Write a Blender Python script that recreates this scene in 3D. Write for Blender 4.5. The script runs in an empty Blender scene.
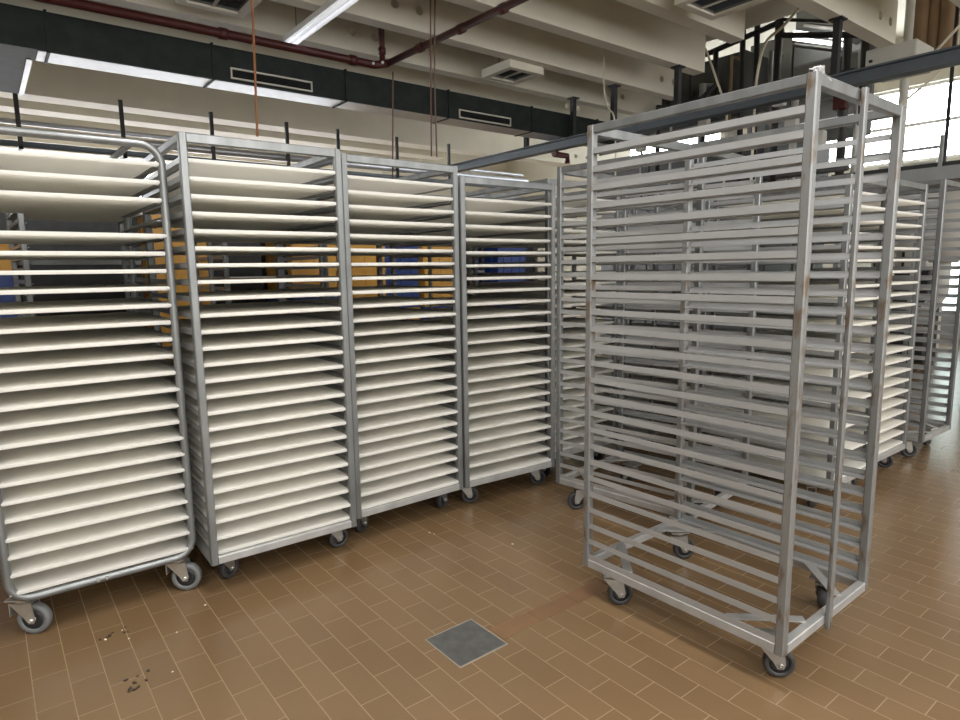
import bpy, bmesh, math, random
from mathutils import Vector, Matrix
random.seed(7)
S = bpy.context.scene
C = S.collection
PI = math.pi

# ------------------------------------------------------------------ materials
def mat(name, col, rough=.5, metal=0., noise=0., nscale=8., col2=None, bump=0., emit=None, spec=.5, stretch=(1, 1, 1), trans=0., coords='Object', pos=(.28, .72)):
    m = bpy.data.materials.new(name); m.use_nodes = True
    nt = m.node_tree; b = nt.nodes['Principled BSDF']
    b.inputs['Base Color'].default_value = (*col, 1)
    b.inputs['Roughness'].default_value = rough
    b.inputs['Metallic'].default_value = metal
    b.inputs['Specular IOR Level'].default_value = spec
    if trans: b.inputs['Transmission Weight'].default_value = trans
    if emit:
        b.inputs['Emission Color'].default_value = (*emit[0], 1); b.inputs['Emission Strength'].default_value = emit[1]
    if noise or bump:
        tc = nt.nodes.new('ShaderNodeTexCoord'); mp = nt.nodes.new('ShaderNodeMapping')
        mp.inputs['Scale'].default_value = stretch
        nz = nt.nodes.new('ShaderNodeTexNoise'); nz.inputs['Scale'].default_value = nscale; nz.inputs['Detail'].default_value = 5
        nt.links.new(tc.outputs[coords], mp.inputs[0]); nt.links.new(mp.outputs[0], nz.inputs['Vector'])
        if noise:
            rp = nt.nodes.new('ShaderNodeValToRGB')
            rp.color_ramp.elements[0].position, rp.color_ramp.elements[1].position = pos
            c2 = col2 or tuple(c * (1 - noise) for c in col)
            rp.color_ramp.elements[0].color = (*c2, 1); rp.color_ramp.elements[1].color = (*col, 1)
            nt.links.new(nz.outputs['Fac'], rp.inputs[0]); nt.links.new(rp.outputs[0], b.inputs['Base Color'])
        if bump:
            bp = nt.nodes.new('ShaderNodeBump'); bp.inputs['Strength'].default_value = bump; bp.inputs['Distance'].default_value = .01
            nt.links.new(nz.outputs['Fac'], bp.inputs['Height']); nt.links.new(bp.outputs[0], b.inputs['Normal'])
    return m

M = {}
M['steel'] = mat('brushed_steel', (.255, .265, .268), .38, .65, .35, 14, stretch=(1, 1, .35))
M['slide'] = mat('folded_steel', (.45, .455, .46), .40, .5, .25, 9, stretch=(1, .3, 1))
M['worn'] = mat('worn_steel', (.235, .24, .24), .42, .55, .5, 34, col2=(.15, .105, .07), stretch=(1, 1, .3), pos=(.34, .47))
M['chrome'] = mat('zinc_fork', (.40, .39, .37), .36, .8, .2, 30)
M['bright_fork'] = mat('bright_zinc', (.62, .61, .58), .33, .8, .2, 30)
M['rubber'] = mat('grey_rubber', (.035, .035, .036), .55)
M['tyre'] = mat('pale_tyre', (.13, .135, .135), .55)
M['hub'] = mat('black_hub', (.02, .02, .022), .45)
M['board'] = mat('cream_board', (.88, .875, .855), .55, 0, .07, 3.5, stretch=(.5, 2.5, 1))
def translucent(m, f):
    nt = m.node_tree; b = nt.nodes['Principled BSDF']; out = nt.nodes['Material Output']
    t = nt.nodes.new('ShaderNodeBsdfTranslucent'); t.inputs['Color'].default_value = (.94, .925, .875, 1)
    mx = nt.nodes.new('ShaderNodeMixShader'); mx.inputs[0].default_value = f
    nt.links.new(b.outputs[0], mx.inputs[1]); nt.links.new(t.outputs[0], mx.inputs[2]); nt.links.new(mx.outputs[0], out.inputs['Surface'])
translucent(M['board'], .56)
M['rail'] = mat('dull_steel_rail', (.46, .46, .455), .48, .5, .25, 12)
M['beam'] = mat('painted_concrete', (.77, .735, .63), .75, 0, .12, 1.6, coords='Object', bump=.05)
M['slab'] = mat('ceiling_concrete', (.62, .58, .48), .8, 0, .15, 1.2)
M['wall'] = mat('cream_wall', (.60, .57, .48), .8, 0, .1, 1.5)
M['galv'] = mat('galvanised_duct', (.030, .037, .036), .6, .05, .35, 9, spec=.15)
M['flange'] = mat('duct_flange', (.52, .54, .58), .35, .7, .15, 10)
M['grille'] = mat('grille_frame', (.62, .60, .53), .5)
M['mid'] = mat('machine_grey', (.08, .08, .078), .5, .3, .5, 3)
M['dark'] = mat('dark_metal', (.05, .052, .055), .5, .4, .3, 12)
M['black'] = mat('black_pipe', (.018, .018, .018), .5)
M['red'] = mat('oxide_red_paint', (.085, .017, .016), .45, 0, .25, 12)
M['bluegrey'] = mat('blue_grey_paint', (.12, .14, .16), .45, .3, .2, 6)
M['greysteel'] = mat('grey_paint', (.30, .31, .31), .5, .3, .2, 5)
M['whitepaint'] = mat('white_enamel', (.80, .80, .80), .4)
M['tube'] = mat('fluorescent_tube', (.85, .86, .9), .35, emit=((.93, .95, 1), .55))
M['tubelit'] = mat('lit_tube', (.9, .9, .9), .3, emit=((1, .98, .93), 5.))
M['cordo'] = mat('orange_cord', (.36, .15, .06), .7)
M['cordw'] = mat('white_cable', (.66, .62, .50), .6)
M['cordb'] = mat('brown_cord', (.16, .09, .07), .7)
M['orange'] = mat('orange_plastic', (.78, .42, .08), .45, 0, .15, 6)
M['blue'] = mat('blue_plastic', (.02, .06, .27), .4, 0, .2, 6)
M['pale'] = mat('pale_panel', (.62, .61, .57), .55, 0, .1, 3)
M['brown'] = mat('tan_pipe', (.36, .24, .14), .6, 0, .25, 4)
M['cover'] = mat('steel_cover', (.165, .165, .16), .48, .6, .4, 22)
M['seal'] = mat('pale_seal', (.27, .24, .19), .7)
M['crumb'] = mat('dark_crumb', (.03, .02, .012), .8)
M['lightcrumb'] = mat('pale_crumb', (.75, .68, .55), .8)
M['paper'] = mat('white_paper', (.85, .85, .86), .6)
M['pane'] = mat('bright_window_pane', (.8, .85, .88), .3, emit=((.92, .97, 1.0), 14.))
M['paneback'] = mat('bright_back_pane', (.8, .85, .88), .3, emit=((.90, .94, 1.0), 23.))
M['panefill'] = mat('added_fill_pane', (.8, .85, .88), .3, emit=((1., .99, .97), 3.6))  # glowing panes added behind the camera as fill light
M['panecyan'] = mat('pale_green_pane', (.7, .82, .8), .3, emit=((.78, .95, .92), 3.2))
M['glassdark'] = mat('dark_glass', (.05, .06, .07), .12)

def floor_material():
    m = bpy.data.materials.new('brown_clinker_tiles'); m.use_nodes = True
    nt = m.node_tree; b = nt.nodes['Principled BSDF']; N = nt.nodes.new; L = nt.links.new
    tc = N('ShaderNodeTexCoord'); sx = N('ShaderNodeSeparateXYZ'); cx = N('ShaderNodeCombineXYZ')
    L(tc.outputs['Object'], sx.inputs[0])
    a1 = N('ShaderNodeMath'); a1.operation = 'SUBTRACT'; a1.inputs[1].default_value = .0405 - 200 * .2035
    a2 = N('ShaderNodeMath'); a2.operation = 'SUBTRACT'; a2.inputs[1].default_value = .1085 - 400 * .1005
    L(sx.outputs['Y'], a1.inputs[0]); L(sx.outputs['X'], a2.inputs[0])
    L(a1.outputs[0], cx.inputs[0]); L(a2.outputs[0], cx.inputs[1])
    br = N('ShaderNodeTexBrick')
    br.inputs['Scale'].default_value = 1; br.inputs['Brick Width'].default_value = .2035; br.inputs['Row Height'].default_value = .1005
    br.inputs['Mortar Size'].default_value = .0017; br.inputs['Mortar Smooth'].default_value = .3; br.inputs['Bias'].default_value = -.2
    br.offset = .5
    br.inputs['Color1'].default_value = (.176, .111, .057, 1); br.inputs['Color2'].default_value = (.150, .092, .046, 1)
    br.inputs['Mortar'].default_value = (.285, .195, .112, 1)
    L(cx.outputs[0], br.inputs['Vector'])
    nz = N('ShaderNodeTexNoise'); nz.inputs['Scale'].default_value = .9; nz.inputs['Detail'].default_value = 1.5
    L(tc.outputs['Object'], nz.inputs['Vector'])
    rp = N('ShaderNodeValToRGB'); rp.color_ramp.elements[0].position = .15; rp.color_ramp.elements[1].position = .85
    rp.color_ramp.elements[0].color = (.82, .82, .82, 1); rp.color_ramp.elements[1].color = (1.1, 1.08, 1.04, 1)
    L(nz.outputs['Fac'], rp.inputs[0])
    mx = N('ShaderNodeMix'); mx.data_type = 'RGBA'; mx.blend_type = 'MULTIPLY'; mx.inputs[0].default_value = 1
    L(br.outputs['Color'], mx.inputs[6]); L(rp.outputs[0], mx.inputs[7]); L(mx.outputs[2], b.inputs['Base Color'])
    ad = N('ShaderNodeMath'); ad.operation = 'MULTIPLY_ADD'; ad.inputs[1].default_value = .35; ad.inputs[2].default_value = .25
    L(br.outputs['Fac'], ad.inputs[0]); L(ad.outputs[0], b.inputs['Roughness'])
    bp = N('ShaderNodeBump'); bp.inputs['Strength'].default_value = .25; bp.inputs['Distance'].default_value = .002; bp.invert = True
    L(br.outputs['Fac'], bp.inputs['Height']); L(bp.outputs[0], b.inputs['Normal'])
    return m
M['floor'] = floor_material()

# ------------------------------------------------------------------ mesh helpers
def box(bm, x0, x1, y0, y1, z0, z1, mi=0):
    v = [bm.verts.new((x, y, z)) for z in (z0, z1) for x, y in ((x0, y0), (x1, y0), (x1, y1), (x0, y1))]
    for f in ((3, 2, 1, 0), (4, 5, 6, 7), (0, 1, 5, 4), (1, 2, 6, 5), (2, 3, 7, 6), (3, 0, 4, 7)):
        bm.faces.new([v[i] for i in f]).material_index = mi
def rotbox(bm, c, size, rz=0, rx=0, ry=0, mi=0):
    b2 = bmesh.new(); a, b, d = size
    box(b2, -a / 2, a / 2, -b / 2, b / 2, -d / 2, d / 2, mi)
    merge(bm, b2, Matrix.Translation(c) @ Matrix.Rotation(rz, 4, 'Z') @ Matrix.Rotation(ry, 4, 'Y') @ Matrix.Rotation(rx, 4, 'X'))
def merge(bm, b2, mtx):
    vm = {v: bm.verts.new(mtx @ v.co) for v in b2.verts}
    for f in b2.faces:
        nf = bm.faces.new([vm[v] for v in f.verts]); nf.material_index = f.material_index; nf.smooth = f.smooth
    b2.free()
def bar(bm, p, q, w, h, ch=.0):
    p, q = Vector(p), Vector(q); d = (q - p).normalized()
    up = Vector((0, 0, 1)) if abs(d.z) < .9 else Vector((0, 1, 0))
    s = d.cross(up).normalized(); t = s.cross(d).normalized()
    a, b = w / 2, h / 2; c = ch or min(a, b) * .18
    prof = [(a - c, -b), (a, -b + c), (a, b - c), (a - c, b), (-a + c, b), (-a, b - c), (-a, -b + c), (-a + c, -b)]
    r = [[bm.verts.new(o + s * x + t * y) for x, y in prof] for o in (p, q)]
    n = len(prof)
    for i in range(n): bm.faces.new((r[0][i], r[0][(i + 1) % n], r[1][(i + 1) % n], r[1][i]))
    bm.faces.new(r[0][::-1]); bm.faces.new(r[1])
def tube(bm, pts, r, n=10, closed=False, cap=True, mi=0):
    pts = [Vector(p) for p in pts]; k = len(pts); rings = []
    prev = None
    for i, p in enumerate(pts):
        a = pts[(i - 1) % k] if (closed or i > 0) else p
        b = pts[(i + 1) % k] if (closed or i < k - 1) else p
        d = (b - a).normalized()
        if prev is None:
            u = Vector((0, 0, 1)) if abs(d.z) < .9 else Vector((1, 0, 0))
            s = d.cross(u).normalized()
        else:
            s = (prev - d * prev.dot(d)).normalized()
        prev = s; t = d.cross(s)
        rr = r
        rings.append([bm.verts.new(p + s * rr * math.cos(j * 2 * PI / n) + t * rr * math.sin(j * 2 * PI / n)) for j in range(n)])
    for i in range(k if closed else k - 1):
        a, b = rings[i], rings[(i + 1) % k]
        for j in range(n):
            f = bm.faces.new((a[j], a[(j + 1) % n], b[(j + 1) % n], b[j])); f.smooth = True; f.material_index = mi
    if cap and not closed:
        bm.faces.new(rings[0][::-1]).material_index = mi; bm.faces.new(rings[-1]).material_index = mi
def lathe(bm, prof, axis='X', n=24, mi=0, c=(0, 0, 0)):
    c = Vector(c); rings = []
    for a, r in prof:
        ring = []
        for j in range(n):
            x, y = r * math.cos(j * 2 * PI / n), r * math.sin(j * 2 * PI / n)
            ring.append(bm.verts.new(c + (Vector((a, x, y)) if axis == 'X' else Vector((x, y, a)))))
        rings.append(ring)
    for i in range(len(prof)):
        a, b = rings[i], rings[(i + 1) % len(prof)]
        for j in range(n):
            f = bm.faces.new((a[j], a[(j + 1) % n], b[(j + 1) % n], b[j])); f.material_index = mi; f.smooth = True
def finish(bm):
    bmesh.ops.recalc_face_normals(bm, faces=bm.faces[:])
def mesh(name, bm, *mats):
    finish(bm)
    me = bpy.data.meshes.new(name); bm.to_mesh(me); bm.free()
    for m in mats: me.materials.append(M[m] if isinstance(m, str) else m)
    return me
def obj(name, me, parent=None, loc=(0, 0, 0), rz=0):
    o = bpy.data.objects.new(name, me); C.objects.link(o)
    o.location = loc; o.rotation_euler = (0, 0, rz)
    if parent: o.parent = parent
    return o
def tag(o, label, cat, group=None):
    o['label'] = label; o['category'] = cat
    if group: o['group'] = group
    return o
def thing(name, label, cat, loc=(0, 0, 0), rz=0, group=None):
    o = bpy.data.objects.new(name, None); C.objects.link(o); o.empty_display_size = .1
    o.location = loc; o.rotation_euler = (0, 0, rz)
    return tag(o, label, cat, group)
def struct(name, me, label=None, cat=None, parent=None):
    o = obj(name, me, parent); o['kind'] = 'structure'
    if label: o['label'] = label; o['category'] = cat
    return o
def bx(*a):
    bm = bmesh.new(); box(bm, *a); return bm
def fillet(p0, p1, p2, r, n=6):
    p0, p1, p2 = Vector(p0), Vector(p1), Vector(p2)
    a, b = (p0 - p1).normalized(), (p2 - p1).normalized()
    ang = a.angle(b); d = r / math.tan(ang / 2); s, e = p1 + a * d, p1 + b * d
    cc = p1 + (a + b).normalized() * (r / math.sin(ang / 2))
    out = []
    for i in range(n + 1):
        t = i / n; v = (s - cc).lerp(e - cc, t); out.append(cc + v.normalized() * r)
    return out

# ------------------------------------------------------------------ racks
def wheel_mesh(r, w, tyre):
    bm = bmesh.new()
    lathe(bm, [(-w / 2, r * .66), (-w / 2, r * .92), (-w * .34, r), (w * .34, r), (w / 2, r * .92), (w / 2, r * .66)], n=28, mi=0)
    lathe(bm, [(-w * .38, r * .2), (-w * .38, r * .68), (w * .38, r * .68), (w * .38, r * .2)], n=28, mi=1)
    lathe(bm, [(-w * .6, .004), (-w * .6, r * .22), (w * .6, r * .22), (w * .6, .004)], n=14, mi=2)
    return mesh('wheel', bm, tyre, 'hub', 'chrome')
def fork_mesh(r, w, top, off=.035, big=False):
    # swivel fork: pivot axis on z through the origin, wheel axle at y=-off
    bm = bmesh.new(); g = w / 2 + .005
    box(bm, -.042, .042, -.042, .042, top - .006, top)
    lathe(bm, [(top - .022, .004), (top - .022, .030), (top - .006, .034), (top - .006, .004)], axis='Z', n=20)
    yw = .042 if big else .040
    for s in (-1, 1):
        x0, x1 = (g, g + .003) if s > 0 else (-g - .003, -g)
        prof = [(yw * .95, top - .022), (-yw, top - .022), (-off - .016, r + .004), (-off - .010, r - .013), (-off + .010, r - .013), (-off + .022, r + .008)]
        a = [bm.verts.new((x0, y, z)) for y, z in prof]; b = [bm.verts.new((x1, y, z)) for y, z in prof]
        k = len(prof)
        bm.faces.new(a[::-1]); bm.faces.new(b)
        for i in range(k): bm.faces.new((a[i], a[(i + 1) % k], b[(i + 1) % k], b[i]))
    box(bm, -g - .003, g + .003, -yw, yw * .95, top - .026, top - .021)
    if big:
        box(bm, -g - .003, g + .003, yw * .85, yw * .95, r + .02, top - .022)
    b2 = bmesh.new(); lathe(b2, [(-g - .009, .002), (-g - .009, .008), (g + .009, .008), (g + .009, .002)], n=10)
    merge(bm, b2, Matrix.Translation((0, -off, r)))
    return mesh('caster', bm, 'bright_fork' if big else 'chrome')
WH = wheel_mesh(.050, .030, 'rubber'); WHB = wheel_mesh(.060, .034, 'tyre')
_fork = {}
def caster(root, x, y, rz, top, big=False):
    key = (round(top, 3), big)
    if key not in _fork: _fork[key] = fork_mesh(.060 if big else .050, .034 if big else .030, top, .035, big)
    c = obj('caster', _fork[key], root, (x, y, 0), rz)
    obj('wheel', WHB if big else WH, c, (0, -.035, .060 if big else .050))

ZB = .14
_cache = {}
def rack_meshes(W, L, ZT, worn):
    key = (W, L, ZT, worn)
    if key in _cache: return _cache[key]
    p = .030; r = {}
    st = 'worn' if worn else 'steel'
    bm = bmesh.new(); bar(bm, (0, 0, ZB), (0, 0, ZT), p, p, .004); r['post'] = mesh('post', bm, st)
    bm = bmesh.new(); bar(bm, (0, p / 2, 0), (0, L - p * 1.5, 0), .026, .030, .003); r['long'] = mesh('side_rail', bm, 'steel')
    bm = bmesh.new(); bar(bm, (p / 2, 0, 0), (W - p * 1.5, 0, 0), .026, .036, .003); r['short'] = mesh('end_rail', bm, 'steel')
    bm = bmesh.new(); bar(bm, (0, p / 2, 0), (0, L - p * 1.5, 0), .030, .034, .003); r['blong'] = mesh('bottom_side_rail', bm, 'rail')
    bm = bmesh.new(); bar(bm, (p / 2, 0, 0), (W - p * 1.5, 0, 0), .030, .034, .003); r['bshort'] = mesh('bottom_end_rail', bm, 'rail')
    # folded slide: upright web with a ledge turned inwards at the bottom, rounded notch at the ends
    bm = bmesh.new()
    y0, y1 = p / 2, L - p * 1.5
    box(bm, -.0125, -.0105, y0, y1, -.0125, .0085)
    box(bm, -.0105, .024, y0, y1, -.0125, -.0105)
    box(bm, .0225, .024, y0, y1, -.0175, -.0125)
    r['slide'] = mesh('slide_rail', bm, 'slide')
    bm = bmesh.new()
    rotbox(bm, (.105, .105, 0), (.034, .25, .005), PI / 4); r['gusset'] = mesh('gusset', bm, 'rail')
    bm = bmesh.new(); bar(bm, (0, 0, ZB - .012), (0, 0, ZT), .024, .016, .003); r['stop'] = mesh('stop_bar', bm, st)
    bm = bmesh.new(); box(bm, -W / 2 + .020, W / 2 - .020, 0, .795, -.0100, .0045)
    bmesh.ops.bevel(bm, geom=[e for e in bm.edges], offset=.003, segments=2, affect='EDGES', clamp_overlap=True)
    r['board'] = mesh('baking_board', bm, 'board')
    _cache[key] = r
    return r

ORD = ('first second third fourth fifth sixth seventh eighth ninth tenth eleventh twelfth thirteenth fourteenth fifteenth sixteenth seventeenth eighteenth nineteenth twentieth twenty-first twenty-second twenty-third twenty-fourth twenty-fifth').split()

def square_rack(x, y, rz, label, W=.665, L=.822, ZT=1.881, levels=None, boards=(), where='', stop=None, worn=False, casters=None, pivots=None, group='square-post rack trolleys'):
    root = thing('rack_trolley', label, 'rack trolley', (x, y, 0), rz, group)
    r = rack_meshes(W, L, ZT, worn); h = .015
    for px in (h, W - h):
        for py in (h, L - h): obj('post', r['post'], root, (px, py, 0))
    for px in (h, W - h):
        obj('top_side_rail', r['long'], root, (px, h, ZT - .015)); obj('bottom_side_rail', r['blong'], root, (px, h, ZB + .017))
    for py in (h, L - h):
        obj('top_end_rail', r['short'], root, (h, py, ZT - .018)); obj('bottom_end_rail', r['bshort'], root, (h, py, ZB + .017))
    for i, (px, py, a) in enumerate(((h, h, 0), (W - h, h, PI / 2), (W - h, L - h, PI), (h, L - h, -PI / 2))):
        obj('gusset', r['gusset'], root, (px, py, ZB + .0365), a)
    for k, z in enumerate(levels):
        obj('slide_rail', r['slide'], root, (h, h, z))
        obj('slide_rail', r['slide'], root, (W - h, L - h, z), PI)
    if stop is not None:
        o = obj('stop_bar', r['stop'], root, (W * .45, -.009 if stop == 'front' else L + .009, 0))
    cs = casters or [random.uniform(-PI, PI) for _ in range(4)]
    for (px, py), a in zip(pivots or ((.075, .135), (W - .075, .135), (W - .075, L - .135), (.075, L - .135)), cs):
        caster(root, px, py, a, ZB + .002)
    n = 0
    lv = sorted(boards, reverse=True)
    for i, z in enumerate(lv):
        ry = random.uniform(-.0012, .0012); dy = random.uniform(-.004, .010)
        b = obj('baking_board', r['board'])
        c, s = math.cos(rz), math.sin(rz); lx, ly = W / 2 + random.uniform(-.002, .002), dy + .006
        b.location = (x + c * lx - s * ly, y + s * lx + c * ly, z)
        b.rotation_euler = (0, 0, rz)
        tag(b, 'cream baking board, %s from the top, in %s' % (ORD[i], where), 'baking board', 'boards in ' + where)
    return root

LA = [.187 + .0665 * k for k in range(25)]
LB = [.187 + .0697 * k for k in range(23)]
square_rack(.646, 2.655, -.013, 'steel rack trolley full of cream boards, second from the left', levels=LA, boards=LA, where='the second rack from the left', stop='back', casters=[2.1, 1.6, 1, 2])
square_rack(1.347, 2.721, .018, 'steel rack trolley full of cream boards, third from the left', levels=LA, boards=LA, where='the third rack from the left', stop='back', casters=[2.1, 2.0, 1, 2])
square_rack(2.022, 2.727, -.050, 'steel rack trolley full of cream boards, fourth from the left', ZT=1.832, levels=LB, boards=LB, where='the fourth rack from the left', stop='back', casters=[1.0, 1.0, 1, 2])
front = square_rack(1.852, .857, .0135, 'large empty worn steel rack trolley standing alone in front at right', L=.829, ZT=1.874, levels=LA, stop='front', worn=True, casters=[.75, 1.8, 1.0, .95], pivots=((.085, .088), (.640, .150), (.595, .780), (.045, .712)))
bm = bmesh.new()
nx, ny = 12, 7; gv = []
for i in range(nx + 1):
    for k in range(ny + 1):
        u = i / nx * .085; v = (k / ny - .5) * .036 * (1 - .4 * i / nx)
        z = .0045 + .010 * math.exp(-((u - .018) / .014) ** 2) * (1 - abs(k / ny - .4)) + random.uniform(-.0015, .0025)
        if u > .034: z -= (u - .034) * .42
        gv.append(bm.verts.new((u - .022, v - .004 * math.sin(u * 90), z)))
for i in range(nx):
    for k in range(ny):
        a = i * (ny + 1) + k; bm.faces.new((gv[a], gv[a + 1], gv[a + ny + 2], gv[a + ny + 1]))
ex_ = bmesh.ops.solidify(bm, geom=bm.faces[:], thickness=.0012)
o = obj('paper_scrap', mesh('paper_scrap', bm, 'paper'), front, (.022, .012, 1.877)); o['label'] = 'crumpled white paper scrap stuck on the top corner'
square_rack(2.570, 1.660, .12, 'bare steel rack trolley directly behind the empty front rack', levels=LA, casters=[1, 2, 3, 4])
square_rack(3.50, 1.42, 0, 'smaller steel rack trolley with boards two behind the empty rack', W=.535, L=.822, ZT=1.80, levels=LB, boards=LB[::2] + LB[13::2], where='the smaller rack two behind the empty one')
square_rack(4.07, 1.46, 0, 'steel rack trolley with boards beside the bare rack at the right edge', W=.64, L=.822, ZT=1.832, levels=LB, boards=LB, where='the rack next to the bare rightmost one')
square_rack(4.93, 1.435, 0, 'bare steel rack trolley at the right end of the row', W=.57, levels=LA)
square_rack(2.725, 2.80, 0, 'steel rack trolley with boards in the corner right of the fourth rack', levels=LA, boards=LA, where='the corner rack beside the fourth')
square_rack(3.72, 2.75, -.02, 'bare steel rack trolley deep behind the right row', levels=LA)
square_rack(4.55, 2.80, .02, 'bare steel rack trolley deepest behind the right row', levels=LA)
square_rack(.20, 4.30, .03, 'bare steel rack trolley seen through the leftmost rack', levels=LA, boards=[LA[-1], LA[-2]], where='the rack seen behind the leftmost rack')
square_rack(1.22, 4.15, -.03, 'bare steel rack trolley seen through the second rack', levels=LA)

# rack with bent round tube frames, far left
W1, L1, R1 = .665, .82, .0158
root = thing('rack_trolley', 'leftmost rack trolley with rounded tube frame, full of cream boards', 'rack trolley', (-.042, 2.765, 0), 0)
def loop_pts(y):
    x0, x1, z0, z1, r = R1, W1 - R1, .165, 1.845, .075
    cr = [(x0, y, z0), (x1, y, z0), (x1, y, z1), (x0, y, z1)]; out = []
    for i in range(4): out += fillet(cr[i - 1], cr[i], cr[(i + 1) % 4], r, 8)
    return out
for y in (R1, L1 - R1):
    bm = bmesh.new(); tube(bm, loop_pts(y), R1, 12, closed=True); obj('tube_frame', mesh('tube_frame', bm, 'steel'), root)
L1V = [.199 + .0685 * k for k in range(24)]
bm = bmesh.new(); box(bm, -.0020, 0, .02, L1 - .02, -.0125, .0085); box(bm, 0, .032, .02, L1 - .02, -.0125, -.0105); sl = mesh('slide_rail', bm, 'slide')
for z in L1V:
    obj('slide_rail', sl, root, (R1, 0, z)); obj('slide_rail', sl, root, (W1 - R1, L1, z), PI)
bm = bmesh.new(); bar(bm, (0, R1, 0), (0, L1 - R1, 0), .028, .028); m_ = mesh('bottom_side_rail', bm, 'steel')
for px in (.1, W1 - .1): obj('bottom_side_rail', m_, root, (px, 0, .165))
bm = bmesh.new(); tube(bm, [(0, R1, 0), (0, L1 - R1, 0)], .0125); m_ = mesh('top_side_rail', bm, 'steel')
for px in (R1 + .1, W1 - R1 - .1): obj('top_side_rail', m_, root, (px, 0, 1.845))
bm = bmesh.new(); b2 = bmesh.new(); lathe(b2, [(-.006, .001), (-.006, .007), (.006, .007), (.006, .001)], n=10)
merge(bm, b2, Matrix.Rotation(PI / 2, 4, 'Z')); m_ = mesh('bolt', bm, 'chrome')
for px in (.295, .325): obj('bolt', m_, root, (px, -.002, .167))
for px, py, a in ((.056, .084, .95), (.593, .066, 1.0), (W1 - .08, L1 - .05, 2), (.085, L1 - .05, -1)): caster(root, px, py, a, .152, True)
bm = bmesh.new(); box(bm, -.315, .315, 0, .80, -.0100, .0050)
bmesh.ops.bevel(bm, geom=[e for e in bm.edges], offset=.003, segments=2, affect='EDGES', clamp_overlap=True); bd = mesh('baking_board', bm, 'board')
k = 0
for i, z in enumerate(reversed(L1V)):
    if i == 3: continue
    b = obj('baking_board', bd, None, (-.042 + W1 / 2 + random.uniform(-.001, .001), 2.765 + random.uniform(.0, .012), z))
    tag(b, 'cream baking board, %s from the top, in the rounded tube rack at far left' % ORD[k], 'baking board', 'boards in the rounded tube rack'); k += 1

# ------------------------------------------------------------------ floor, drain
bm = bx(-5, 16, -5, 18, -.2, 0); struct('floor', mesh('floor', bm, 'floor'))
bm = bmesh.new()
for i, (a, b) in enumerate(((1.393, 1.583), (1.5865, 1.790), (1.7935, 1.99))): box(bm, a, b, 1.658, 1.741, -.01, .0012)
M['tilered'] = mat('reddish_tile', (.172, .095, .048), .33, 0, .12, 10)
struct('trim_1', mesh('trim_1', bm, M['tilered']))
root = thing('drain_cover', 'square grey metal drain cover set into the brown tiles', 'drain cover', (1.273, 1.732, 0), .01)
bm = bx(-.104, .104, -.104, .104, -.004, .0030); bmesh.ops.bevel(bm, geom=bm.edges[:], offset=.001, segments=1, affect='EDGES'); obj('plate', mesh('plate', bm, 'cover'), root)
bm = bmesh.new()
for a in ((-.109, .109, -.109, -.105), (-.109, .109, .105, .109), (-.109, -.105, -.105, .105), (.105, .109, -.105, .105)): box(bm, *a, -.004, .0018)
o = obj('rim', mesh('rim', bm, 'seal'), root); o['label'] = 'thin pale sealing rim'
def crumbs(name, pts, m, label, s):
    bm = bmesh.new()
    for x, y in pts:
        b2 = bmesh.new(); bmesh.ops.create_icosphere(b2, subdivisions=1, radius=s * random.uniform(.6, 1.2))
        merge(bm, b2, Matrix.Translation((x, y, s * .35)) @ Matrix.Rotation(random.uniform(0, 3), 4, 'Z') @ Matrix.Diagonal((1.3, .8, .5, 1)))
    o = obj(name, mesh(name, bm, m)); o['kind'] = 'stuff'; tag(o, label, 'crumbs')
crumbs('crumb_litter', [(.285 + random.uniform(-.05, .05), 2.245 + random.uniform(-.045, .045)) for _ in range(10)] + [(.268 + random.uniform(-.05, .05), 2.625 + random.uniform(-.03, .03)) for _ in range(8)],
       'crumb', 'dark crumbs scattered on the tiles in front of the leftmost rack', .0062)
crumbs('pale_crumb_litter', [(.46, 2.48), (.31, 2.55), (.60, 2.62), (1.72, 2.60), (1.95, 2.25), (1.71, 2.63), (.30, 2.63), (.24, 2.6), (.39, 2.23)], 'lightcrumb', 'tiny pale crumbs scattered over the brown tiles', .0045)

# ------------------------------------------------------------------ room shell
def wall_with_windows(name, axis, pos, a0, a1, z0, z1, thick, wins, pane, outward, bars=1.2):
    bm = bmesh.new()
    def bb(m_, a, b, c, d, t0, t1):
        if axis == 'X': box(m_, t0, t1, a, b, c, d)
        else: box(m_, a, b, t0, t1, c, d)
    t0, t1 = (pos, pos + thick) if outward > 0 else (pos - thick, pos)
    wins = sorted(wins); cur = a0
    for w in wins:
        bb(bm, cur, w[0], z0, z1, t0, t1); bb(bm, w[0], w[1], z0, w[2], t0, t1); bb(bm, w[0], w[1], w[3], z1, t0, t1); cur = w[1]
    bb(bm, cur, a1, z0, z1, t0, t1)
    struct(name, mesh(name, bm, 'wall'))
    global WN
    for w in wins:
        WN += 1
        fr = bmesh.new(); q = (t0 + t1) / 2
        n = max(1, round((w[1] - w[0]) / bars))
        for i in range(n + 1):
            c = w[0] + (w[1] - w[0]) * i / n; bb(fr, max(w[0], c - .03), min(w[1], c + .03), w[2], w[3], q - .03, q + .03)
        zs = [w[2] + .03, w[3] - .03] + ([(w[2] + w[3]) / 2] if w[3] - w[2] > 1 else [])
        for zz in zs: bb(fr, w[0], w[1], zz - .03, zz + .03, q - .028, q + .028)
        o = struct('window_%d' % WN, mesh('window_frame', fr, 'pale'))
        pn = bmesh.new(); bb(pn, w[0], w[1], w[2], w[3], q - .006, q + .006)
        obj('pane', mesh('pane', pn, pane), o)
WN = 0
wall_with_windows('wall_right', 'X', 14.6, -5, 18, 0, 5.9, .2, [(3.4, 7.4, 3.3, 4.75), (9.0, 12.4, 3.0, 4.8)], 'pane', 1, 4)
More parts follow.
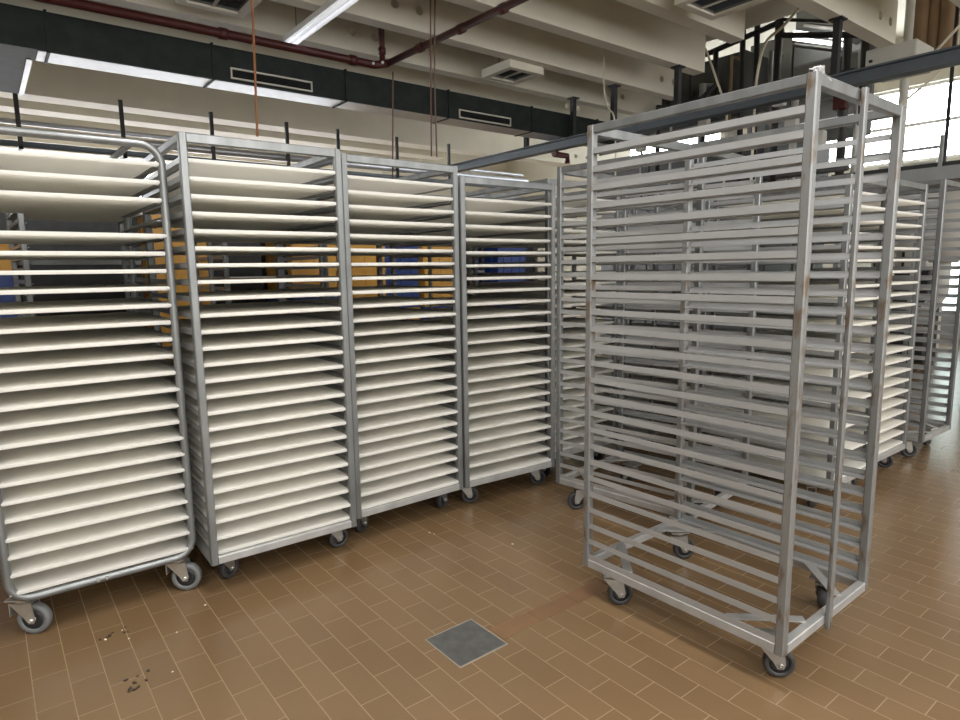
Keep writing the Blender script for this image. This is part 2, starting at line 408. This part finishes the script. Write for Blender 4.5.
wall_with_windows('wall_back', 'Y', 17, -5, 14.6, 0, 5.9, .2, [(-3, 8.4, 1.7, 3.9)], 'paneback', 1, 2.9)
wall_with_windows('wall_front', 'Y', -5, -5, 14.6, 0, 5.9, .2, [(-4.5, 4.5, .9, 3.7), (5.5, 13, .9, 3.7)], 'panefill', -1, 1.5)  # these unseen windows are added to send light into the board gaps
struct('wall_left', mesh('wall_left', bx(-5.2, -5, -5.2, 17.2, 0, 5.9), 'wall'))
bm = bmesh.new(); box(bm, -5.2, 7.72, -5.2, 17.2, 4.22, 4.40); box(bm, 7.72, 14.8, -5.2, 17.2, 5.7, 5.9); box(bm, 7.72, 7.9, -5.2, 17.2, 4.4, 5.7)
struct('ceiling', mesh('ceiling', bm, 'slab'))

# prestressed ceiling beams, each with its web holes
def ceiling_beam(y, x1, holes, z0=3.6, x0=-5.0, t=.15):
    bm = bmesh.new(); zt = 4.22; zc = z0 + .185; r = .042
    xs = [x0]; hs = sorted(h for h in holes if h < x1 - .1)
    def cell(a, b, hole):
        for yy in (y, y + t):
            if hole is None:
                v = [bm.verts.new(p) for p in ((a, yy, z0), (b, yy, z0), (b, yy, zt), (a, yy, zt))]; bm.faces.new(v)
            else:
                n = 16; cv = [bm.verts.new((hole + r * math.cos(2 * PI * i / n), yy, zc + r * math.sin(2 * PI * i / n))) for i in range(n)]
                ov = []
                for i in range(n):
                    c, s = math.cos(2 * PI * i / n), math.sin(2 * PI * i / n)
                    kx = (b - hole if c > 0 else hole - a) / abs(c) if abs(c) > 1e-6 else 1e9
                    kz = ((zt - zc) if s > 0 else (zc - z0)) / abs(s) if abs(s) > 1e-6 else 1e9
                    kk = min(kx, kz); ov.append([hole + c * kk, zc + s * kk])
                for cx_, cz_ in ((a, z0), (b, z0), (a, zt), (b, zt)):
                    j = min(range(n), key=lambda q: (ov[q][0] - cx_) ** 2 + (ov[q][1] - cz_) ** 2); ov[j] = [cx_, cz_]
                ovv = [bm.verts.new((p[0], yy, p[1])) for p in ov]
                for i in range(n): bm.faces.new((cv[i], cv[(i + 1) % n], ovv[(i + 1) % n], ovv[i]))
        if hole is not None:
            n = 16
            q = [[bm.verts.new((hole + r * math.cos(2 * PI * i / n), yy, zc + r * math.sin(2 * PI * i / n))) for i in range(n)] for yy in (y, y + t)]
            for i in range(n): bm.faces.new((q[0][i], q[0][(i + 1) % n], q[1][(i + 1) % n], q[1][i]))
    cur = x0
    for h in hs:
        cell(cur, h - .1, None); cell(h - .1, h + .1, h); cur = h + .1
    cell(cur, x1, None)
    for f in (((x0, y, z0), (x1, y, z0), (x1, y + t, z0), (x0, y + t, z0)), ((x1, y, z0), (x1, y + t, z0), (x1, y + t, zt), (x1, y, zt))):
        bm.faces.new([bm.verts.new(p) for p in f])
    bmesh.ops.remove_doubles(bm, verts=bm.verts[:], dist=1e-5)
    return bm
HO = [-.3, .0, 3.27, 3.54, 7.30, 7.56]
n = 0
for i in range(-9, 6):
    y = 2.80 + .86 * i
    if y > 7.2: continue
    x1 = {2: 6.95, 1: 6.30, 4: 10, 5: 10}.get(i, 7.72)
    n += 1
    struct('beam_%d' % n, mesh('beam', ceiling_beam(y, x1, [h for h in HO if h < x1 - .15] if i >= 0 else []), 'beam'))
for i in range(8):
    n += 1
    struct('beam_%d' % n, mesh('beam', ceiling_beam(10.05 + .86 * i, 12.5 if i == 0 else 7.72, [9.54, 9.9, 10.26, 10.63, 10.99] if i == 0 else [], t=.36), 'beam'))

# ------------------------------------------------------------------ ducts, pipes and lamps overhead
root = thing('air_duct', 'long dark galvanised air duct hung under the ceiling beams', 'air duct', (0, 0, 0))
zb_, zt_ = 3.112, 3.41
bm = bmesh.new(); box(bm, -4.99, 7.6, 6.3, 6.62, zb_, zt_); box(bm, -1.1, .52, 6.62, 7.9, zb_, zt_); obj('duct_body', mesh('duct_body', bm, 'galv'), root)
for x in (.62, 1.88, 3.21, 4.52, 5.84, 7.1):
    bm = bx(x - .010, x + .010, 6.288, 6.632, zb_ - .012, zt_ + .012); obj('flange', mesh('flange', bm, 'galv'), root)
bm = bmesh.new(); box(bm, .55, 7.6, 6.33, 6.62, zb_ - .004, zb_); o = obj('lit_underside', mesh('lit_underside', bm, 'flange'), root); o['label'] = 'duct underside with window light put into its pale colour'  # bottom face of the duct; back window light is put into its paler metal
bm = bmesh.new(); box(bm, .49, .53, 6.62, 7.9, zb_ - .006, zb_ + .01); obj('edge_strip', mesh('edge_strip', bm, 'flange'), root)
def grille(x0, x1, z0, z1):
    bm = bmesh.new(); w = .014; y0, y1 = 6.283, 6.3
    box(bm, x0, x1, y0, y1, z0, z0 + w); box(bm, x0, x1, y0, y1, z1 - w, z1); box(bm, x0, x0 + w, y0, y1, z0 + w, z1 - w); box(bm, x1 - w, x1, y0, y1, z0 + w, z1 - w)
    g = obj('grille', mesh('grille', bm, 'grille'), root); g['label'] = 'white framed outlet grille'
    bm = bmesh.new(); k = 6
    for i in range(k):
        zz = z0 + w + (z1 - z0 - 2 * w) * (i + .5) / k; rotbox(bm, ((x0 + x1) / 2, 6.292, zz), (x1 - x0 - 2 * w, .012, .002), 0, .6)
    obj('louvres', mesh('louvres', bm, 'dark'), g)
grille(2.03, 2.83, 3.135, 3.235); grille(4.66, 5.47, 3.125, 3.225)

root = thing('sprinkler_pipe', 'dark red sprinkler pipe running beside the duct and turning toward the viewer', 'pipe')
bm = bmesh.new(); tube(bm, [(-4.95, 6.02, 3.40), (3.40, 6.02, 3.43), (3.50, 5.93, 3.44)], .038, 14); obj('main_pipe', mesh('main_pipe', bm, 'red'), root)
bm = bmesh.new(); tube(bm, [(3.50, 5.98, 3.44), (3.60, 3.2, 3.45), (3.70, -1.5, 3.45)], .032, 14); obj('branch_pipe', mesh('branch_pipe', bm, 'red'), root)
bm = bmesh.new(); tube(bm, [(3.46, 5.97, 3.44), (3.46, 5.97, 4.215)], .03, 12); obj('riser', mesh('riser', bm, 'red'), root)
def ring(p, d, r, l, m='red', nm='coupling'):
    bm = bmesh.new(); p = Vector(p); d = Vector(d).normalized(); tube(bm, [p - d * l / 2, p + d * l / 2], r, 14); return obj(nm, mesh(nm, bm, m), root)
for p in ((1.9, 6.02, 3.425), (3.15, 6.02, 3.43)): ring(p, (1, 0, 0), .048, .07)
for p in ((3.52, 5.35, 3.44), (3.555, 4.75, 3.445), (3.575, 4.2, 3.447)): ring(p, (.03, -1, 0), .042, .07)
ring((3.46, 5.97, 3.56), (0, 0, 1), .04, .06)
for p in ((3.36, 5.978, 3.428), (3.44, 5.93, 3.438)): ring(p, (.2, 1, 0), .014, .012, 'whitepaint', 'bolt')

def batten(x, y0, y1, z, label, lit=False):
    root = thing('batten_lamp', label, 'ceiling lamp', (x, 0, z), 0, 'fluorescent ceiling battens')
    bm = bmesh.new(); box(bm, -.05, .05, y0, y1, 0, .05); obj('housing', mesh('housing', bm, 'whitepaint'), root)
    for s in (-.035, .035):
        bm = bmesh.new(); tube(bm, [(s, y0 + .03, -.022), (s, y1 - .03, -.022)], .017, 12); obj('tube', mesh('tube', bm, 'tubelit' if lit else 'tube'), root)
    bm = bmesh.new()
    for yy in (y0 + .2, y1 - .2): tube(bm, [(0, yy, .05), (0, yy, 4.22 - z)], .005, 6)
    obj('hanger', mesh('hanger', bm, 'greysteel'), root)
batten(2.57, 4.70, 6.2, 3.53, 'white twin tube batten lamp hung at the upper left of the red pipe')

def diffuser(x, y, z, label, s=.28):
    root = thing('ceiling_diffuser', label, 'ceiling lamp', (x, y, z), 0, 'square ceiling light boxes')
    bm = bmesh.new()
    for a in ((-s, s, -s, -s + .07), (-s, s, s - .07, s), (-s, -s + .07, -s + .07, s - .07), (s - .07, s, -s + .07, s - .07)): box(bm, *a, 0, .09)
    obj('frame', mesh('frame', bm, 'beam'), root)
    bm = bx(-s + .07, s - .07, -s + .07, s - .07, .02, .05); obj('cover', mesh('cover', bm, 'glassdark'), root)
    bm = bx(-.012, .012, -s + .07, s - .07, .012, .02); obj('divider', mesh('divider', bm, 'grille'), root)
    bm = bmesh.new()
    for a in (-.2, .2): tube(bm, [(a, 0, .09), (a, 0, 4.22 - z)], .008, 6)
    obj('hanger', mesh('hanger', bm, 'greysteel'), root)
diffuser(1.78, 5.66, 3.56, 'square light box at the top edge above the duct')
diffuser(5.02, 5.74, 3.52, 'square light box between the beams right of the red pipe', .25)
diffuser(5.15, 3.20, 3.54, 'square light box at the top edge over the empty rack')

# rail hung from the beams on strut channels
root = thing('hung_rail', 'blue grey steel rail hung across the hall on strut posts', 'rail')
bm = bmesh.new(); box(bm, 6.43, 6.57, 1.2, 9.2, 2.97, 2.985); box(bm, 6.485, 6.515, 1.2, 9.2, 2.985, 3.08); box(bm, 6.43, 6.57, 1.2, 9.2, 3.08, 3.095)
obj('rail', mesh('rail', bm, 'bluegrey'), root)
for y in (7.13, 6.20, 5.50, 4.57, 2.85):
    bm = bmesh.new(); box(bm, 6.47, 6.53, y - .03, y + .03, 3.095, 3.60); box(bm, 6.44, 6.56, y - .06, y + .06, 3.585, 3.60)
    obj('strut', mesh('strut', bm, 'dark'), root)

# pipe bridge under the beam behind the duct
root = thing('pipe_bridge', 'pale blue pipes hung on black rods behind the duct', 'pipes')
for z, y, r, m in ((3.10, 9.86, .055, 'flange'), (2.97, 9.98, .04, 'bluegrey'), (3.24, 10.0, .03, 'flange')):
    bm = bmesh.new(); tube(bm, [(-3, y, z), (9, y, z)], r, 14); obj('pipe', mesh('pipe', bm, m), root)
for x in (-.5, .57, 1.70, 2.84, 3.95, 4.80, 5.9, 7.0):
    bm = bmesh.new(); box(bm, x - .025, x + .025, 9.77, 9.80, 2.88, 3.62); box(bm, x - .02, x + .02, 9.77, 10.1, 2.88, 2.92); obj('hanger', mesh('hanger', bm, 'black'), root)
root = thing('wall_bracket_pipe', 'small red pipe stub under the hung rail', 'pipe')
bm = bmesh.new(); tube(bm, [(6.44, 6.5, 2.91), (6.7, 6.5, 2.91), (6.7, 6.5, 2.81)], .04, 10); tube(bm, [(6.5, 6.5, 2.91), (6.5, 6.5, 2.97)], .015, 8)
obj('stub', mesh('stub', bm, 'red'), root)

# cords and cables
def cord(pts, r, m, label, name='hanging_cord'):
    P = [Vector(p) for p in pts]
    if len(P) > 2:
        out = []
        for i in range(len(P) - 1):
            a, b, c, d = P[max(i - 1, 0)], P[i], P[i + 1], P[min(i + 2, len(P) - 1)]
            for k in range(6):
                t = k / 6; out.append(.5 * ((2 * b) + (c - a) * t + (2 * a - 5 * b + 4 * c - d) * t * t + (3 * b - a - 3 * c + d) * t ** 3))
        P = out + [P[-1]]
    bm = bmesh.new(); tube(bm, P, r, 8); tag(obj(name, mesh(name, bm, m)), label, 'cord')
cord([(1.81, 5.0, 4.22), (1.805, 5.0, 3.3), (1.79, 5.02, 2.38)], .0095, 'cordo', 'orange cord hanging straight down above the second rack')
cord([(3.42, 5.0, 4.22), (3.40, 5.0, 3.3), (3.38, 5.0, 2.38)], .007, 'cordb', 'brown cord hanging below the red pipe, left of its twin')
cord([(3.49, 5.0, 4.22), (3.44, 5.0, 3.3), (3.44, 5.0, 2.38)], .007, 'cordb', 'brown cord hanging below the red pipe, right of its twin')
cord([(3.0, 5.0, 3.05), (2.96, 5.0, 2.1)], .007, 'cordb', 'short brown cord hanging above the third rack')
bm = bmesh.new()
cord([(5.77, 5.0, 4.22), (5.74, 5.0, 3.75), (5.73, 5.0, 3.4), (5.80, 5.0, 3.15), (5.93, 5.0, 3.0), (5.96, 5.0, 2.2)], .009, 'cordw', 'thin white cable dangling from a beam above the empty rack', 'cable')
cord([(7.55, 3.72, 4.22), (7.4, 3.85, 4.0), (7.3, 3.98, 3.85), (7.24, 4.02, 3.55), (7.2, 4.02, 3.2), (7.2, 4.02, 2.2)], .016, 'cordw', 'thick cream cable curving down behind the rack corner', 'cable')
cord([(7.3, 4.75, 4.0), (7.45, 4.62, 3.5), (7.5, 4.55, 3.2), (7.5, 4.55, 2.3)], .014, 'cordw', 'thin cream cable slanting down among the black pipes', 'cable')
cord([(7.6, 2.2, 3.6), (7.6, 2.45, 3.36), (7.6, 2.62, 3.33), (7.6, 2.7, 3.42)], .014, 'cordw', 'loose cream cable loop over the rail at upper right', 'cable')
cord([(7.6, 2.1, 3.55), (7.6, 2.35, 3.2), (7.4, 2.7, 2.85)], .012, 'cordw', 'cream cable slanting down at upper right', 'cable')

# ------------------------------------------------------------------ machinery bay beyond the beams
root = thing('black_pipework', 'black upright pipes and crossbars beyond the beam ends', 'pipes')
def pf(name, *pts, r=.035, m='black'):
    bm = bmesh.new(); tube(bm, pts, r, 10); obj(name, mesh(name, bm, m), root)
pf('upright', (8.0, 4.67, 4.50), (8.0, 4.64, 2.3)); pf('upright', (8.0, 4.48, 4.42), (8.0, 4.44, 2.3)); pf('upright', (8.0, 4.20, 4.32), (8.0, 4.18, 2.3), r=.045)
pf('upright', (8.0, 5.05, 4.2), (8.0, 5.02, 3.75), (8.0, 5.2, 3.62), (8.0, 5.2, 2.4)); pf('upright', (8.0, 3.20, 3.9), (8.0, 3.18, 2.9), r=.045)
pf('crossbar', (8.0, 5.6, 4.12), (8.0, 4.20, 4.28)); pf('crossbar', (8.0, 4.67, 4.5), (8.0, 4.20, 4.34)); pf('crossbar', (8.0, 4.2, 4.46), (8.0, 4.15, 4.12), (8.0, 3.20, 3.86))
pf('crossbar', (8.0, 4.15, 4.30), (8.0, 3.2, 3.98), r=.02); pf('crossbar', (8.0, 5.7, 3.35), (8.0, 5.02, 3.75), r=.025, m='dark')
root = thing('louvre_lamp', 'slanting row of white tubes under the ceiling at upper right', 'ceiling lamp')
for i, (dz, dx, m) in enumerate(((.0, 0, 'tubelit'), (-.075, .0, 'tubelit'), (.13, .25, 'whitepaint'), (.2, .3, 'whitepaint'), (-.15, .0, 'greysteel'))):
    bm = bmesh.new(); tube(bm, [(8.3 + dx, 4.16, 4.22 + dz), (8.3 + dx, 3.55, 3.98 + dz)], .022, 10); obj('tube', mesh('tube', bm, m), root)
bm = bmesh.new(); box(bm, 8.62, 8.7, 3.5, 4.3, 3.9, 4.7); obj('reflector', mesh('reflector', bm, 'greysteel'), root)
bm = bmesh.new()
for yy in (3.6, 4.2): tube(bm, [(8.66, yy, 4.7), (8.66, yy, 5.7)], .01, 6)
obj('hanger', mesh('hanger', bm, 'dark'), root)
def cabinet(name, label, x0, x1, y0, y1, z0, z1, m, cat, doors=2, mdoor=None):
    r = thing(name, label, cat, (x0, (y0 + y1) / 2, z0))
    bm = bx(0, x1 - x0, -(y1 - y0) / 2, (y1 - y0) / 2, 0, z1 - z0); bmesh.ops.bevel(bm, geom=bm.edges[:], offset=.01, segments=1, affect='EDGES'); obj('body', mesh('body', bm, m), r)
    w = (y1 - y0) / doors
    for i in range(doors):
        a = -(y1 - y0) / 2 + i * w
        bm = bx(-.015, 0, a + .015, a + w - .015, .02, z1 - z0 - .02); d = obj('door', mesh('door', bm, mdoor or m), r)
        bm = bx(-.035, -.015, a + w - .08, a + w - .05, (z1 - z0) * .45, (z1 - z0) * .55); obj('handle', mesh('handle', bm, 'black'), d)
    return r
cabinet('air_unit', 'dark grey air handling cabinet behind the black pipes', 9.3, 10.4, 4.0, 5.3, 3.2, 4.55, 'dark', 'cabinet', 2, 'greysteel')
cabinet('duct_box', 'light grey panelled box hung above the rail at right', 7.9, 8.4, 2.66, 3.15, 3.40, 3.66, 'pale', 'duct box', 1)
cabinet('oven', 'large dark oven block behind the empty rack', 8.7, 10.5, 4.6, 7.6, 0, 3.15, 'mid', 'oven', 3)
cabinet('steam_hood', 'dark slatted hood above the oven', 8.5, 9.1, 4.9, 6.6, 3.4, 4.25, 'mid', 'hood', 4)
cabinet('control_box', 'grey control cabinet at the far right behind the bare rack', 10.0, 10.5, 3.0, 3.5, 0, 1.25, 'dark', 'cabinet', 1)
root = thing('grey_pipework', 'cluster of thin grey pipes and valves in front of the oven hood', 'pipes')
for y, z0, z1, x, r, m in ((6.3, 2.4, 3.55, 8.1, .02, 'greysteel'), (6.05, 2.6, 3.7, 8.15, .035, 'mid'), (5.75, 2.4, 3.5, 8.05, .018, 'pale'), (5.35, 2.3, 3.85, 8.2, .05, 'greysteel'), (4.9, 2.3, 4.1, 8.15, .02, 'brown'),
                           (4.33, 2.2, 4.0, 8.1, .03, 'greysteel'), (4.05, 2.2, 3.6, 8.2, .045, 'pale'), (3.8, 2.3, 3.5, 8.1, .02, 'greysteel'), (3.45, 2.3, 3.95, 8.15, .05, 'mid'), (3.36, 2.3, 3.8, 8.3, .03, 'pale')):
    bm = bmesh.new(); tube(bm, [(x, y, z0), (x, y, z1), (x + .25, y, z1)], r, 10); obj('pipe', mesh('pipe', bm, m), root)
for z, y0, y1, x, r, m in ((3.52, 3.3, 6.4, 8.02, .025, 'mid'), (3.30, 3.4, 6.4, 8.25, .03, 'greysteel'), (2.95, 3.3, 6.3, 8.02, .03, 'pale'), (2.72, 3.3, 6.2, 8.02, .02, 'greysteel'), (2.45, 3.3, 6.3, 8.02, .035, 'mid')):
    bm = bmesh.new(); tube(bm, [(x, y0, z), (x, y1, z)], r, 10); obj('header_pipe', mesh('header_pipe', bm, m), root)
for y, z, m in ((6.2, 3.05, 'pale'), (5.6, 2.85, 'whitepaint'), (5.15, 3.12, 'pale'), (4.75, 2.9, 'pale'), (4.12, 3.28, 'whitepaint'), (3.95, 2.9, 'pale'), (3.62, 2.7, 'pale'), (3.4, 3.1, 'red')):
    bm = bx(7.9, 8.0, y - .07, y + .07, z, z + .2); bmesh.ops.bevel(bm, geom=bm.edges[:], offset=.008, segments=1, affect='EDGES'); obj('valve_box', mesh('valve_box', bm, m), root)
cabinet('machine_tower', 'pale machine tower rising behind the bare rack at right', 10.6, 11.4, 3.22, 3.95, 0, 2.75, 'pale', 'machine', 2)
root = thing('tan_pipes', 'tan vertical pipes at the top right corner', 'pipes')
for y, r in ((2.60, .09), (2.74, .06), (2.86, .08)):
    bm = bmesh.new(); tube(bm, [(8.6, y, 5.69), (8.6, y, 3.55)], r, 12); obj('pipe', mesh('pipe', bm, 'brown'), root)
root = thing('conveyor', 'grey steel conveyor frame behind the racks at right', 'conveyor', (7.0, 2.05, 0))
bm = bmesh.new(); box(bm, 0, 1.2, -.35, 1.0, 2.10, 2.22); obj('belt_frame', mesh('belt_frame', bm, 'greysteel'), root)
bm = bx(.02, 1.18, -.35, 1.0, 2.22, 2.26); obj('belt', mesh('belt', bm, 'black'), root)
for px, py in ((.05, -.3), (1.15, -.3), (.05, .9), (1.15, .9)):
    bm = bmesh.new(); bar(bm, (px, py, 0), (px, py, 2.10), .06, .06); obj('leg', mesh('leg', bm, 'greysteel'), root)
bm = bmesh.new(); bar(bm, (.02, .05, 2.22), (.02, .05, 2.50), .03, .03); bar(bm, (.02, .05, 2.40), (.02, .95, 2.40), .025, .025); obj('guard', mesh('guard', bm, 'greysteel'), root)
root = thing('strip_lamp', 'glaring lit strip lamp behind the top corner of the empty rack', 'ceiling lamp', (9.0, 0, 3.18))
bm = bx(0, .08, 3.3, 4.5, .03, .07); obj('housing', mesh('housing', bm, 'whitepaint'), root)
bm = bmesh.new(); tube(bm, [(.0, 3.32, .0), (.0, 4.48, .0)], .035, 12); obj('tube', mesh('tube', bm, 'tubelit'), root)
bm = bmesh.new()
for yy in (3.5, 4.3): tube(bm, [(.04, yy, .07), (.04, yy, 2.5)], .008, 6)
obj('hanger', mesh('hanger', bm, 'greysteel'), root)
tb = bmesh.new(); tube(tb, [(8.0, 2.36, 4.2), (8.0, 2.36, 0)], .018, 10); tag(obj('pole', mesh('pole', tb, 'dark')), 'thin dark upright pole at the right edge', 'pole')
tb = bmesh.new(); tube(tb, [(9.2, 3.2, 5.7), (9.2, 3.2, 0)], .05, 12); tag(obj('vent_pipe', mesh('vent_pipe', tb, 'pale')), 'pale upright pipe in front of the bright window', 'pipe')
root = thing('hopper', 'pale grey hopper standing among machines behind the right row', 'machine', (9.1, 2.6, 0))
bm = bmesh.new()
lathe(bm, [(1.35, .08), (1.35, .14), (1.75, .40), (2.35, .40), (2.35, .38), (1.77, .38), (1.37, .10)], axis='Z', n=24); obj('cone', mesh('cone', bm, 'pale'), root)
for a in range(3):
    bm = bmesh.new(); c, s = math.cos(a * 2.09 + .5), math.sin(a * 2.09 + .5); tube(bm, [(c * .38, s * .38, 1.9), (c * .42, s * .42, 0)], .025, 8); obj('leg', mesh('leg', bm, 'greysteel'), root)
bm = bmesh.new(); tube(bm, [(0, 0, 1.40), (0, 0, 1.0), (.3, .3, .6)], .08, 12); obj('spout', mesh('spout', bm, 'pale'), root)
root = thing('glazed_door', 'pale green glazed door in the far right corner', 'door', (13.6, 4.1, 0))
bm = bmesh.new(); box(bm, -.04, .04, -.75, .75, 0, .5); box(bm, -.04, .04, -.75, .75, 1.95, 2.1); box(bm, -.04, .04, -.75, -.65, .5, 1.95); box(bm, -.04, .04, .65, .75, .5, 1.95); box(bm, -.04, .04, -.04, .04, .5, 1.95)
obj('frame', mesh('frame', bm, 'greysteel'), root)
bm = bmesh.new(); box(bm, -.01, .01, -.65, -.04, .5, 1.95); box(bm, -.01, .01, .04, .65, .5, 1.95); obj('pane', mesh('pane', bm, 'panecyan'), root)

# ------------------------------------------------------------------ crates in the store behind
def crate_mesh(m):
    bm = bmesh.new(); a, b, h, t = .20, .30, .195, .014
    box(bm, -a, a, -b, b, 0, .012)
    for s in (-1, 1):
        x0, x1 = sorted((s * a, s * (a - t))); y0, y1 = sorted((s * b, s * (b - t)))
        box(bm, x0, x1, -b + t, b - t, .012, h - .03); box(bm, -a, a, y0, y1, .012, h - .03)
        box(bm, *sorted((s * (a + .008), s * (a - t))), -b, b, h - .03, h); box(bm, -a, a, *sorted((s * (b + .008), s * (b - t))), h - .03, h)
        for q in (-.12, 0, .12): box(bm, q - .006, q + .006, *sorted((s * b, s * (b + .007))), .02, h - .03)
        for q in (-.18, -.06, .06, .18): box(bm, *sorted((s * a, s * (a + .007))), q - .006, q + .006, .02, h - .03)
    return mesh('crate', bm, m)
CR = [crate_mesh('orange'), crate_mesh('blue')]
NAMES = ['orange', 'blue']
def crate_stack(x, y, seq, where):
    for i, c in enumerate(seq):
        o = obj('crate', CR[c], None, (x + random.uniform(-.006, .006), y, .003 + i * .197), random.uniform(-.02, .02))
        k = len(seq) - 1 - i
        tag(o, '%s plastic crate, %s from the top, in the stack %s' % (NAMES[c], ORD[k], where), 'crate', 'crates in the stack ' + where)
crate_stack(1.20, 5.45, [0, 0, 1, 0, 0, 0, 0, 0, 0], "between the leftmost two racks")
crate_stack(2.26, 5.45, [0, 0, 1, 0, 1, 1, 0, 0, 0], "behind the second rack's right half")
crate_stack(2.74, 5.45, [0, 0, 1, 1, 1, 0, 0, 0], "behind the third rack's left half")
crate_stack(3.20, 5.6, [1, 1, 0, 1, 0, 1, 1, 1], "behind the third rack's middle")
crate_stack(3.66, 5.6, [0, 0, 1, 0, 1, 0, 0, 0], "behind the third rack's right end")
crate_stack(-.02, 5.5, [1, 1, 1, 0, 1, 1, 1, 0], "at the photo's far left edge")
crate_stack(4.7, 5.7, [1, 1, 1, 1, 1, 1, 1, 1], 'behind the fourth rack')
# shelving
def shelving(x, y, w, label, zs, m='pale'):
    r = thing('shelving', label, 'shelving', (x, y, 0))
    for px in (0, w):
        for py in (0, .5):
            bm = bmesh.new(); bar(bm, (px, py, 0), (px, py, 1.95), .035, .035); obj('post', mesh('post', bm, 'dark'), r)
    for z in zs:
        bm = bx(-.02, w + .02, -.02, .52, z, z + .035); obj('shelf', mesh('shelf', bm, m), r)
shelving(1.42, 5.25, .62, 'pale shelving unit seen through the second rack', (.2, .6, 1.0, 1.28, 1.5, 1.72))
shelving(.24, 5.4, .72, 'dark shelving unit seen through the leftmost rack', (.2, .6, 1.0, 1.22, 1.42, 1.62), 'greysteel')
shelving(3.98, 5.6, .45, 'grey shelving unit seen through the fourth rack', (.2, .6, 1.0, 1.3, 1.6), 'greysteel')
root = thing('store_partition', 'dark partition panel behind the crates and shelving', 'partition', (1.5, 7.2, 0))
bm = bx(-4, 5.2, 0, .08, 0, 2.05); obj('panel', mesh('panel', bm, 'dark'), root)
for px in (-4, -2, 0, 2, 4):
    bm = bx(px - .03, px + .03, -.03, .11, 0, 2.1); obj('post', mesh('post', bm, 'greysteel'), root)

# ------------------------------------------------------------------ light
def area(name, loc, rot, sx, sy, power, col=(1, 1, 1)):
    l = bpy.data.lights.new(name, 'AREA'); l.shape = 'RECTANGLE'; l.size = sx; l.size_y = sy; l.energy = power; l.color = col
    o = bpy.data.objects.new(name, l); C.objects.link(o); o.location = loc; o.rotation_euler = rot; return o
# lit battens over the aisle, above and behind the viewpoint
k = 0
for x, y, w in ((-1.2, .6, 'over the left aisle'), (1.2, -1.2, 'behind the viewpoint'), (4.4, -.8, 'over the right aisle'), (.9, 1.2, 'over the near aisle'), (-.6, -2.2, 'at the rear left'), (2.6, -2.6, 'at the rear right')):
    batten(x, y - .75, y + .75, 3.50, 'lit twin tube batten lamp ' + w, True)
    area('batten_light', (x, y, 3.45), (0, 0, 0), .2, 1.5, 66, (1, .99, .97))
W_ = bpy.data.worlds.new('World'); S.world = W_; W_.use_nodes = True
W_.node_tree.nodes['Background'].inputs[0].default_value = (.75, .85, 1, 1); W_.node_tree.nodes['Background'].inputs[1].default_value = 1.0

# ------------------------------------------------------------------ camera
TH, PITCH, ROLL, F = .6641, .1429, .0139, 633.3
cam = bpy.data.cameras.new('camera'); co = bpy.data.objects.new('camera', cam); C.objects.link(co)
cam.sensor_width = 36; cam.lens = F / 960 * 36; cam.clip_start = .02; cam.clip_end = 200
fw = Vector((math.sin(TH) * math.cos(PITCH), math.cos(TH) * math.cos(PITCH), -math.sin(PITCH)))
rt = Vector((math.cos(TH), -math.sin(TH), 0)); up = rt.cross(fw)
ex = rt * math.cos(ROLL) - up * math.sin(ROLL); ey = rt * math.sin(ROLL) + up * math.cos(ROLL)
co.matrix_world = Matrix((( ex.x, ey.x, -fw.x, 0), (ex.y, ey.y, -fw.y, 0), (ex.z, ey.z, -fw.z, 1.352), (0, 0, 0, 1)))
S.camera = co
S.view_settings.view_transform = 'Standard'; S.view_settings.look = 'None'; S.view_settings.gamma = 1; S.view_settings.use_curve_mapping = False
S.view_settings.exposure = -.08
S.cycles.use_denoising = True
S.cycles.max_bounces = 12; S.cycles.diffuse_bounces = 8
